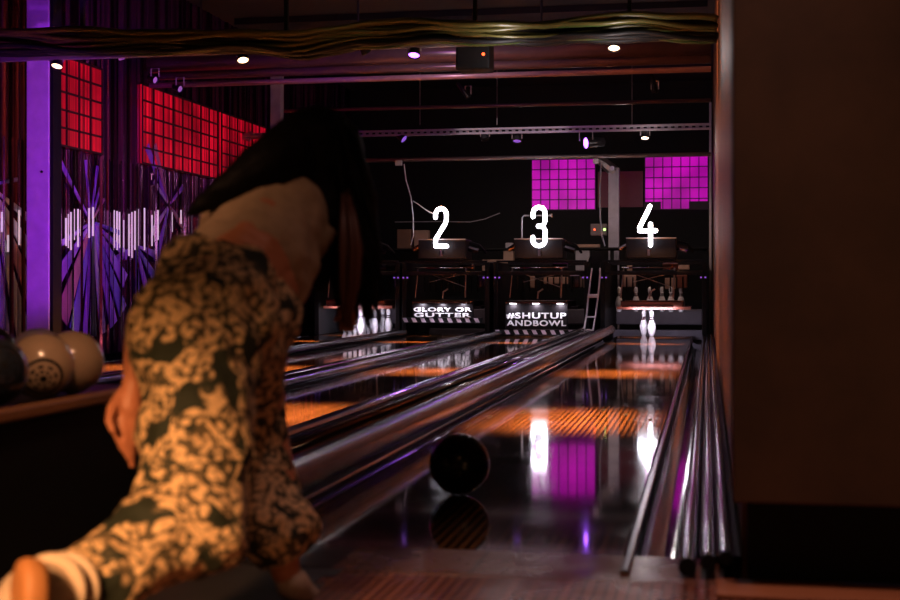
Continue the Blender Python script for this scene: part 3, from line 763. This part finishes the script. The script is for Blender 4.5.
# short glowing strips added in place of mirror reflections in the foil
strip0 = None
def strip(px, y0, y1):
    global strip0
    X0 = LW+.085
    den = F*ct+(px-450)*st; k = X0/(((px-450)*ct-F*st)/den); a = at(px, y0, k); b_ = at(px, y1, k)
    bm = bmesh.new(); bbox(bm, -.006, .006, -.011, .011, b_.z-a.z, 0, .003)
    o = new_obj('reflection_glint', bm, M_glint, None, loc=a)
    tag(o, 'short upright white reflection glint on the shiny pleated wall', 'light strip', 'upright reflection glints')
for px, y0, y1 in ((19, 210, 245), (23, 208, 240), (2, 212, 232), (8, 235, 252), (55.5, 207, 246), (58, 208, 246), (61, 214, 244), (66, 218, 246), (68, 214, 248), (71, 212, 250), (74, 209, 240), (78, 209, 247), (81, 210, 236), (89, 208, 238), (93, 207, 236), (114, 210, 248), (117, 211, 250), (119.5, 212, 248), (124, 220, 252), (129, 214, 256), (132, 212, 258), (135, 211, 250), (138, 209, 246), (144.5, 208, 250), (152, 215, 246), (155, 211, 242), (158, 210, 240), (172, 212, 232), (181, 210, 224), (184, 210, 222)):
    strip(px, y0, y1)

# ---------------------------------------------------------------- near side: end panel, ball rack
struct('wall_end', M_panel, lambda b: bbox(b, .060, 1.75, 3.35, 3.61, .215, CZ, .006))
struct('trim_5', M_black, lambda b: box(b, .10, 1.75, 3.50, 3.61, 0, .214))
struct('trim_6', mat('step_wood', (.30, .11, .045), .4), lambda b: bbox(b, .02, 1.7, 3.26, 3.44, 0, .012, .004))
rk = thing('ball_rack', (-2.0, 3.4, 0), 'low black ball rack with a wooden lip at the left of the bowler', 'ball rack')
part('rack_body', rk, M_black, lambda b: bbox(b, -2.25, -1.74, 2.3, 4.09, 0, .40, .015))
part('rack_lip', rk, mat('lip_wood', (.26, .11, .05), .4), lambda b: bbox(b, -1.755, -1.71, 2.3, 4.09, .40, .434, .008))
part('rack_shelf', rk, M_blk2, lambda b: box(b, -2.25, -1.756, 2.3, 4.09, .40, .422))
R = .093
def ballobj(c, m, label, emblem=None, group='balls on the rack', half=None, R=R):
    t = thing('bowling_ball', c, label, 'bowling ball', group)
    bm = ball_bm(R, (0, 0, 0), 5)
    new_obj('ball_shell', bm, m, t, True)
    # finger holes
    d0 = Vector((.2, .3, .95)).normalized() if not half else half
    for off in (Vector((.02, 0, 0)), Vector((-.02, 0, 0)), Vector((0, .055, 0))):
        d = (d0*R + off).normalized()
        b = bmesh.new(); M = d.to_track_quat('Z', 'Y').to_matrix().to_4x4()
        lathe(b, [(.0125, R-.02), (.0125, R+.0002), (.0110, R+.0008)], 16, M); new_obj('finger_hole', b, M_black, t, True)
    if emblem:
        d = emblem.normalized(); M = d.to_track_quat('Z', 'Y').to_matrix().to_4x4()
        b = bmesh.new()
        def ringp(r0, r1, a0=0, a1=2*PI, n=32):
            pr = None
            for i in range(n+1):
                a = a0+(a1-a0)*i/n; c_ = []
                for r in (r0, r1):
                    c_.append(b.verts.new(M @ Vector((r*math.cos(a), r*math.sin(a), math.sqrt(R*R-r*r)+.0006))))
                if pr: b.faces.new((pr[0], pr[1], c_[1], c_[0]))
                pr = c_
        ringp(.048, .055); ringp(.0, .010)
        for k in range(8):
            ringp(.016, .038, k*PI/4, k*PI/4+.42, 6)
        new_obj('emblem', b, M_black, t)
    return t
zc = .422+R
cam = Vector((0, 0, CH))
cA = Vector((-1.86, 3.55, zc)); 
ballobj(cA, M_cream, 'cream ball with a dark round emblem on the rack', (cam-cA).normalized()+Vector((.02, .1, -.40)))
ballobj(Vector((-1.85, 3.72, zc)), M_cream, 'plain cream ball next to the emblem ball, nearer the trousers')
ballobj(Vector((-1.86, 3.285, zc)), M_navy, 'dark blue ball at the near end of the rack lip', Vector((.8, -.7, .25)))
ballobj(Vector((-2.07, 3.62, zc+.02)), M_ball, 'black ball in the back row behind the cream balls')
ballobj(Vector((-2.07, 3.43, zc+.02)), M_ball, 'black ball in the back row behind the dark blue ball')
ballobj(Vector((-2.06, 3.91, zc+.0)), mat('ball_lilac', (.25, .2, .28), .2), 'lilac-grey ball at the far end of the rack')
ballobj(Vector((-2.07, 3.235, zc+.02)), mat('ball_tan', (.40, .22, .13), .25), 'tan ball at the near end of the back row')
# rolling ball
q = at(459.5, 465, 4.72)
ballobj(Vector((q.x, 4.72, .109)), M_ball, 'black bowling ball rolling down the lane in mid picture', None, None, Vector((.3, .8, .5)).normalized(), R=.108)

# ---------------------------------------------------------------- the bowler
P = lambda x, y, D: at(x, y, D)
root = thing('person', (P(212, 600, 2.9).x, 2.9, 0), 'person lunging low after releasing the ball, long dark hair, cropped tee, floral wide trousers', 'person')
pel = P(212, 312, 2.80)
chest = P(262, 245, 3.08)
headc = P(322, 165, 3.34)
hipL, kneeL, ankL = P(235, 330, 2.90), P(262, 425, 3.18), P(285, 570, 3.02)
hipR, kneeR, ankR = P(195, 335, 2.72), P(196, 520, 2.52), P(72, 578, 2.30)
shL, elL, wrL = P(226, 232, 3.15), P(158, 298, 3.02), P(133, 383, 2.76)
shR, elR, wrR = P(322, 232, 3.28), P(352, 262, 3.44), P(351, 303, 3.62)
palm = P(129, 408, 2.75)
hands = []
# left hand hanging: palm pad, four fingers, thumb
sx = .0205
hands.append([(wrL, .024), (P(131, 396, 2.755), .027), (palm, .030)])
knk = [P(114, 416, 2.73), P(123, 420, 2.735), P(132, 421, 2.745), P(141, 418, 2.76)]
for k in knk: hands.append([(P(130, 398, 2.755), .022), (k, .0145)])
tips = [[(117, 434, 2.72), (123, 449, 2.735)], [(124, 440, 2.725), (128, 457, 2.745)], [(131, 443, 2.74), (132, 465, 2.76)], [(141, 436, 2.76), (139, 452, 2.775)]]
for k, tt in zip(knk, tips):
    hands.append([(k, .0125), (P(*tt[0]), .0108), (P(*tt[1]), .0085)])
hands.append([(P(122, 396, 2.75), .018), (P(112, 408, 2.71), .0125), (P(109, 421, 2.69), .010), (P(113, 431, 2.68), .008)])
# right hand, open after the release
pr = P(349, 312, 3.66)
hands.append([(wrR, .024), (pr, .028)])
for i in range(4):
    hands.append([(pr, .018), (P(342+4*i, 322, 3.70+.01*i), .011), (P(341+4*i, 331-abs(i-1.5)*1.5, 3.72), .0082)])
hands.append([(wrR, .018), (P(340, 312, 3.62), .011), (P(337, 320, 3.62), .009)])
look = Vector((.45, .78, -.45)).normalized()
side = look.cross(Vector((0, 0, 1))).normalized(); upv = side.cross(look).normalized()
H = lambda a, b, c: headc + side*a + upv*b + look*c
body = blob('body', [
    [(pel, .135), (P(238, 283, 2.93), .112), (P(246, 267, 2.99), .118), (chest, .125), (P(278, 222, 3.17), .105), (P(295, 197, 3.24), .055), (headc-look*.01-upv*.05, .052)],
    [(P(222, 322, 2.82), .12), (P(300, 300, 3.0), .02)] if False else [(pel, .12), (P(262, 290, 2.98), .085)],
    [(headc, .083), (H(0, .035, -.02), .088)], [(H(0, -.045, .035), .058), (H(0, -.085, .06), .032)],
    [(H(0, -.005, .085), .012), (H(0, -.025, .108), .011)],                # nose
    [(H(-.082, -.01, 0), .014), (H(-.084, .015, 0), .016)], [(H(.082, -.01, 0), .014), (H(.084, .015, 0), .016)],   # ears
    [(H(-.02, -.058, .085), .009), (H(.02, -.058, .085), .009)],           # lips
    [(P(250, 228, 3.12), .07), (shL, .050), (elL, .036), (P(139, 342, 2.86), .034), (wrL, .024)],
    [(P(290, 222, 3.2), .07), (shR, .052), (elR, .038), (wrR, .025)],
    [(hipL, .10), (kneeL, .062), (P(275, 480, 3.10), .052), (ankL, .036)],
    [(hipR, .10), (kneeR, .062), (P(135, 545, 2.41), .052), (ankR, .036)],
    [(ankL, .036), (P(300, 590, 3.10), .03)], [(ankR, .036), (P(40, 590, 2.22), .032)],
] + hands, M_skin, root, voxel=.0055, smooth_it=3)
for s_ in (-1, 1):
    part('eye', root, M_white, lambda b: merge(b, ball_bm(.013, H(.033*s_, .008, .078), 3)), True)
# tee: short boxy top over the back, hem standing off the waist
tee = blob('cropped_tee', [
    [(P(258, 257, 3.04), .130), (P(262, 240, 3.12), .142), (P(280, 218, 3.19), .125), (P(293, 203, 3.23), .075)],
    [(P(236, 268, 3.0), .128), (P(262, 240, 3.12), .13)],
    [(P(262, 232, 3.15), .11), (P(222, 222, 3.13), .062)],
    [(P(285, 232, 3.2), .11), (shR, .07), (P(338, 248, 3.36), .062)],
    [(P(287, 292, 3.08), .050), (P(290, 262, 3.12), .075)],
], M_tee, root, voxel=.009, smooth_it=5, disp=[(.09, .020)])
tr_ = blob('trousers', [
    [(P(222, 300, 2.84), .142), (P(212, 322, 2.78), .160), (P(205, 345, 2.74), .150)],
    [(P(197, 276, 2.86), .100), (P(205, 300, 2.82), .12)],
    [(P(235, 300, 2.88), .118), (P(255, 312, 2.95), .10)],
    [(P(188, 330, 2.72), .135), (P(200, 400, 2.64), .122), (P(197, 460, 2.58), .124), (P(188, 515, 2.52), .118), (P(205, 535, 2.50), .085)],
    [(P(185, 520, 2.50), .105), (P(140, 555, 2.40), .092), (P(95, 583, 2.30), .084), (P(78, 592, 2.26), .080)],
    [(P(240, 325, 2.90), .135), (P(236, 400, 3.10), .115), (P(246, 455, 3.14), .112), (P(262, 505, 3.08), .105), (P(278, 528, 3.04), .10)],
    [(P(270, 520, 3.05), .085), (P(300, 527, 3.06), .055)],
], M_flor, root, voxel=.010, smooth_it=5, disp=[(.12, .045), (.05, .014)])
# shoes
sh = blob('trailing_shoe', [[(P(60, 590, 2.2), .058), (P(30, 597, 2.13), .056), (P(10, 625, 2.1), .05)]], M_shoe, root, voxel=.008, smooth_it=3)
def sole(b):
    c = [P(34, 598, 2.09), P(14, 602, 2.07)]
    d = Vector((-.72, -.68, .1)).normalized()
    M = Matrix.Translation(P(24, 600, 2.06)) @ d.to_track_quat('Z', 'Y').to_matrix().to_4x4() @ Matrix.Diagonal((1.0, 1.35, 1, 1))
    lathe(b, [(.044, -.03), (.050, -.02), (.052, .0), (.048, .012), (.03, .014)], 28, M)
part('shoe_sole', sh, M_sole, sole, True)
def band(b):
    for k, off in enumerate((0, .02)):
        c = P(52, 590, 2.17).lerp(P(66, 588, 2.21), k)
        d = (P(66, 588, 2.21)-P(40, 595, 2.12)).normalized()
        M = Matrix.Translation(c) @ d.to_track_quat('Z', 'Y').to_matrix().to_4x4()
        lathe(b, [(.060, -.006), (.064, -.004), (.064, .004), (.060, .006)], 26, M)
part('shoe_strap', sh, mat('strap_cream', (.62, .46, .33), .7), band, True)
blob('front_shoe', [[(P(292, 583, 3.03), .042), (P(302, 594, 3.10), .036), (P(312, 600, 3.2), .032)]], M_shoe, root, voxel=.008, smooth_it=3)

# hair: scalp volume plus long falling locks
def locks(b):
    rnd = random.Random(3)
    for i in range(420):
        a = rnd.uniform(-2.6, 2.6); t0 = rnd.uniform(.1, .95)
        st_ = H(.095*math.sin(a)*t0, .075+.045*(1-t0), -.05+.06*math.cos(a)*t0)
        ex = rnd.uniform(284, 384); ey = rnd.uniform(255, 338) if ex > 335 else rnd.uniform(225, 285)
        if 340 < ex < 366 and rnd.random() < .55: ey = rnd.uniform(215, 262)
        en = P(ex, ey, rnd.uniform(3.22, 3.44))
        m1 = st_.lerp(en, .3) + (st_-headc).normalized()*.055 + Vector((rnd.uniform(-.01, .01), 0, .05))
        m2 = st_.lerp(en, .65) + Vector((rnd.uniform(-.025, .03), rnd.uniform(-.02, .02), .02))
        pts = []
        for k in range(11):
            t = k/10; u = 1-t
            pts.append(st_*u**3 + m1*3*u*u*t + m2*3*u*t*t + en*t**3)
        r0 = rnd.uniform(.006, .012)
        tube(b, pts, [r0*(1-.85*(k/10)**2) for k in range(11)], 6)
hr = blob('hair', [[(H(0, .03, -.015), .112), (H(0, .0, -.05), .108), (H(0, -.08, -.06), .085)],
                   [(H(.0, .03, -.02), .108), (P(345, 200, 3.36), .085), (P(357, 245, 3.36), .062), (P(366, 290, 3.36), .034)],
                   [(H(-.03, .0, -.04), .10), (P(318, 220, 3.26), .075), (P(318, 258, 3.25), .05), (P(320, 285, 3.25), .02)],
                   [(H(-.02, .03, -.05), .095), (P(268, 168, 3.14), .075), (P(236, 184, 3.06), .045), (P(205, 203, 3.02), .025), (P(188, 214, 3.0), .012)],
                   [(P(318, 150, 3.36), .105), (P(316, 145, 3.36), .105)]],
          M_hair, root, voxel=.009, smooth_it=3, disp=[(.03, .012)])
part('hair_lock', hr, M_hair, locks, True)
def front_lock(b):
    rnd = random.Random(5)
    for i in range(60):
        dx = rnd.uniform(-9, 9); D = rnd.uniform(3.15, 3.24)
        tube(b, [P(346+dx*.4, 190, D+.10), P(349+dx*.8, 222, D+.03), P(351+dx, 248, D), P(350+dx*.9, 285, D), P(346+dx*.25, rnd.uniform(312, 330), D)], [.003, .006, .008, .007, .002], 6)
lk = part('hair_lock', hr, mat('chestnut_hair', (.11, .034, .016), .5), front_lock, True); lk['label'] = 'chestnut front lock'

# ---------------------------------------------------------------- light
w = bpy.data.worlds.new('hall'); sc.world = w; w.use_nodes = True
w.node_tree.nodes['Background'].inputs[0].default_value = (.05, .03, .06, 1)
w.node_tree.nodes['Background'].inputs[1].default_value = .1
# warm key spot on the bowler; the soft areas are unseen fills added
light('SPOT', (-1.15, .25, 1.35), (-1.20, 2.5, .10), 440, (1, .49, .20), .12, 31, 1.0)
light('AREA', (-.1, .0, 2.6), (-1.1, 2.8, .6), 1.5, (1, .42, .16), .5)
light('AREA', (1.3, 1.0, .5), (1.0, 3.4, .5), 1.5, (1, .50, .22), .6)
light('AREA', (.15, 2.9, 3.4), (.05, 3.0, 0), 3.8, (1, .55, .48), .5, spread=math.radians(44))
light('AREA', (-1.2, 2.3, 1.9), (-1.85, 3.5, .5), 1.8, (1, .5, .26), .3, spread=math.radians(60))
# orange light bars over the lanes, shining straight down in narrow bands
for Y, e_, wd, sp in ((7.45, 95, 1.1, 12), (11.4, 95, .8, 12), (17.2, 48, .12, 9), (19.3, 24, .08, 9)):
    t = thing('light_bar', (-3.2, Y, 4.25), 'slim black batten throwing an orange band across the lanes', 'light bar', 'orange light battens')
    part('batten', t, M_black, lambda b: box(b, -6.2, 0, Y-.05, Y+.05, 4.22, CZ))
    for n in LANES:
        l = light('AREA', (LANES[n], Y, 4.2), (LANES[n], Y, 0), e_, (1, .40, .13), .6, size_y=wd, spread=math.radians(sp))
        l.rotation_euler = (0, 0, 0)
# purple
light('SPOT', (-4.6, 9.9, 3.35), (cp.x+.1, 11.1, 3.45), 45, (.40, .03, 1), .05, 50, .6)
light('SPOT', (-3.7, 9.3, 1.3), (cp.x+.1, 11.1, 1.8), 330, (.40, .03, 1), .05, 62, .5)
light('SPOT', (-2.6, 11.6, 3.9), (-3.0, 14.0, 2.9), 45, (.55, .12, 1), .1, 120, .8)
light('SPOT', (-2.5, 12.0, 3.0), (-6.4, 14.5, 1.4), 160, (.6, .2, 1), .15, 70, .8)
lp = at(583, 143, 17.7)
light('SPOT', lp, (-3.2, 9.0, 0), 30, (.4, .12, 1), .06, 30, .6)
# unseen warm fills added for the pipes, plywood wall and cables
light('SPOT', (-.6, 9.5, 1.6), (-.9, 14.0, 2.95), 22, (1, .42, .2), .1, 60, .9)
light('AREA', (-.9, 13.0, 3.6), (.1, 13.0, 2.2), 90, (1, .45, .22), .2, size_y=12, spread=math.radians(80))
light('POINT', (-1.0, 9.7, 2.95), None, .5, (.85, .85, .3), .03)
light('POINT', at(614, 56, 10.3), None, 8, (1, .86, .84), .05)
light('POINT', at(500, 52, 10.3), None, 6, (1, .88, .92), .05)
light('POINT', at(645, 146, 17.8), None, 8, (1, .85, .85), .04)
light('POINT', (-3.0, 9.7, 2.95), None, .8, (.9, .85, .3), .03)
light('SPOT', (-2.5, 12.5, 3.3), (-2.5, 18.2, 2.6), 40, (1, .75, .8), .1, 110, .9)
# pin deck lamps; the higher areas are unseen fills added for the machines
for n, e_ in ((4, 18), (1, 26)):
    light('AREA', (LANES[n], 19.36, .37), (LANES[n], 20.0, .17), e_*.5, (.86, .78, 1), .6, size_y=.04)
    light('AREA', (LANES[n], 20.4, 1.9), (LANES[n], 20.9, .5), 1.5, (1, .6, .45), .6)
for n in (2, 3, 4): light('AREA', (LANES[n], 20.3, 1.9), (LANES[n], 21.0, .7), 4, (1, .7, .6), .6)
light('AREA', (-2.6, 18.0, 3.0), (-2.6, 19.6, .8), 4, (1, .8, .85), 1.5)
light('AREA', (-2.6, 21.4, 2.3), (-2.6, 22.4, 1.2), 5, (1, .75, .65), 2.5, size_y=.2)

# ---------------------------------------------------------------- camera
cd = bpy.data.cameras.new('camera'); co = bpy.data.objects.new('camera', cd); C.objects.link(co)
co.location = (0, 0, CH); co.rotation_euler = (PI/2, 0, TH)
cd.sensor_width = 36; cd.lens = 36*F/900; cd.shift_y = -15/900
cd.dof.use_dof = True; cd.dof.focus_distance = 15; cd.dof.aperture_fstop = 3.4
cd.clip_start = .05
sc.camera = co
sc.view_settings.view_transform = 'Standard'; sc.view_settings.look = 'None'
sc.view_settings.exposure = 0; sc.view_settings.gamma = 1; sc.view_settings.use_curve_mapping = False
sc.cycles.use_denoising = True
sc.cycles.max_bounces = 7; sc.cycles.sample_clamp_indirect = 4
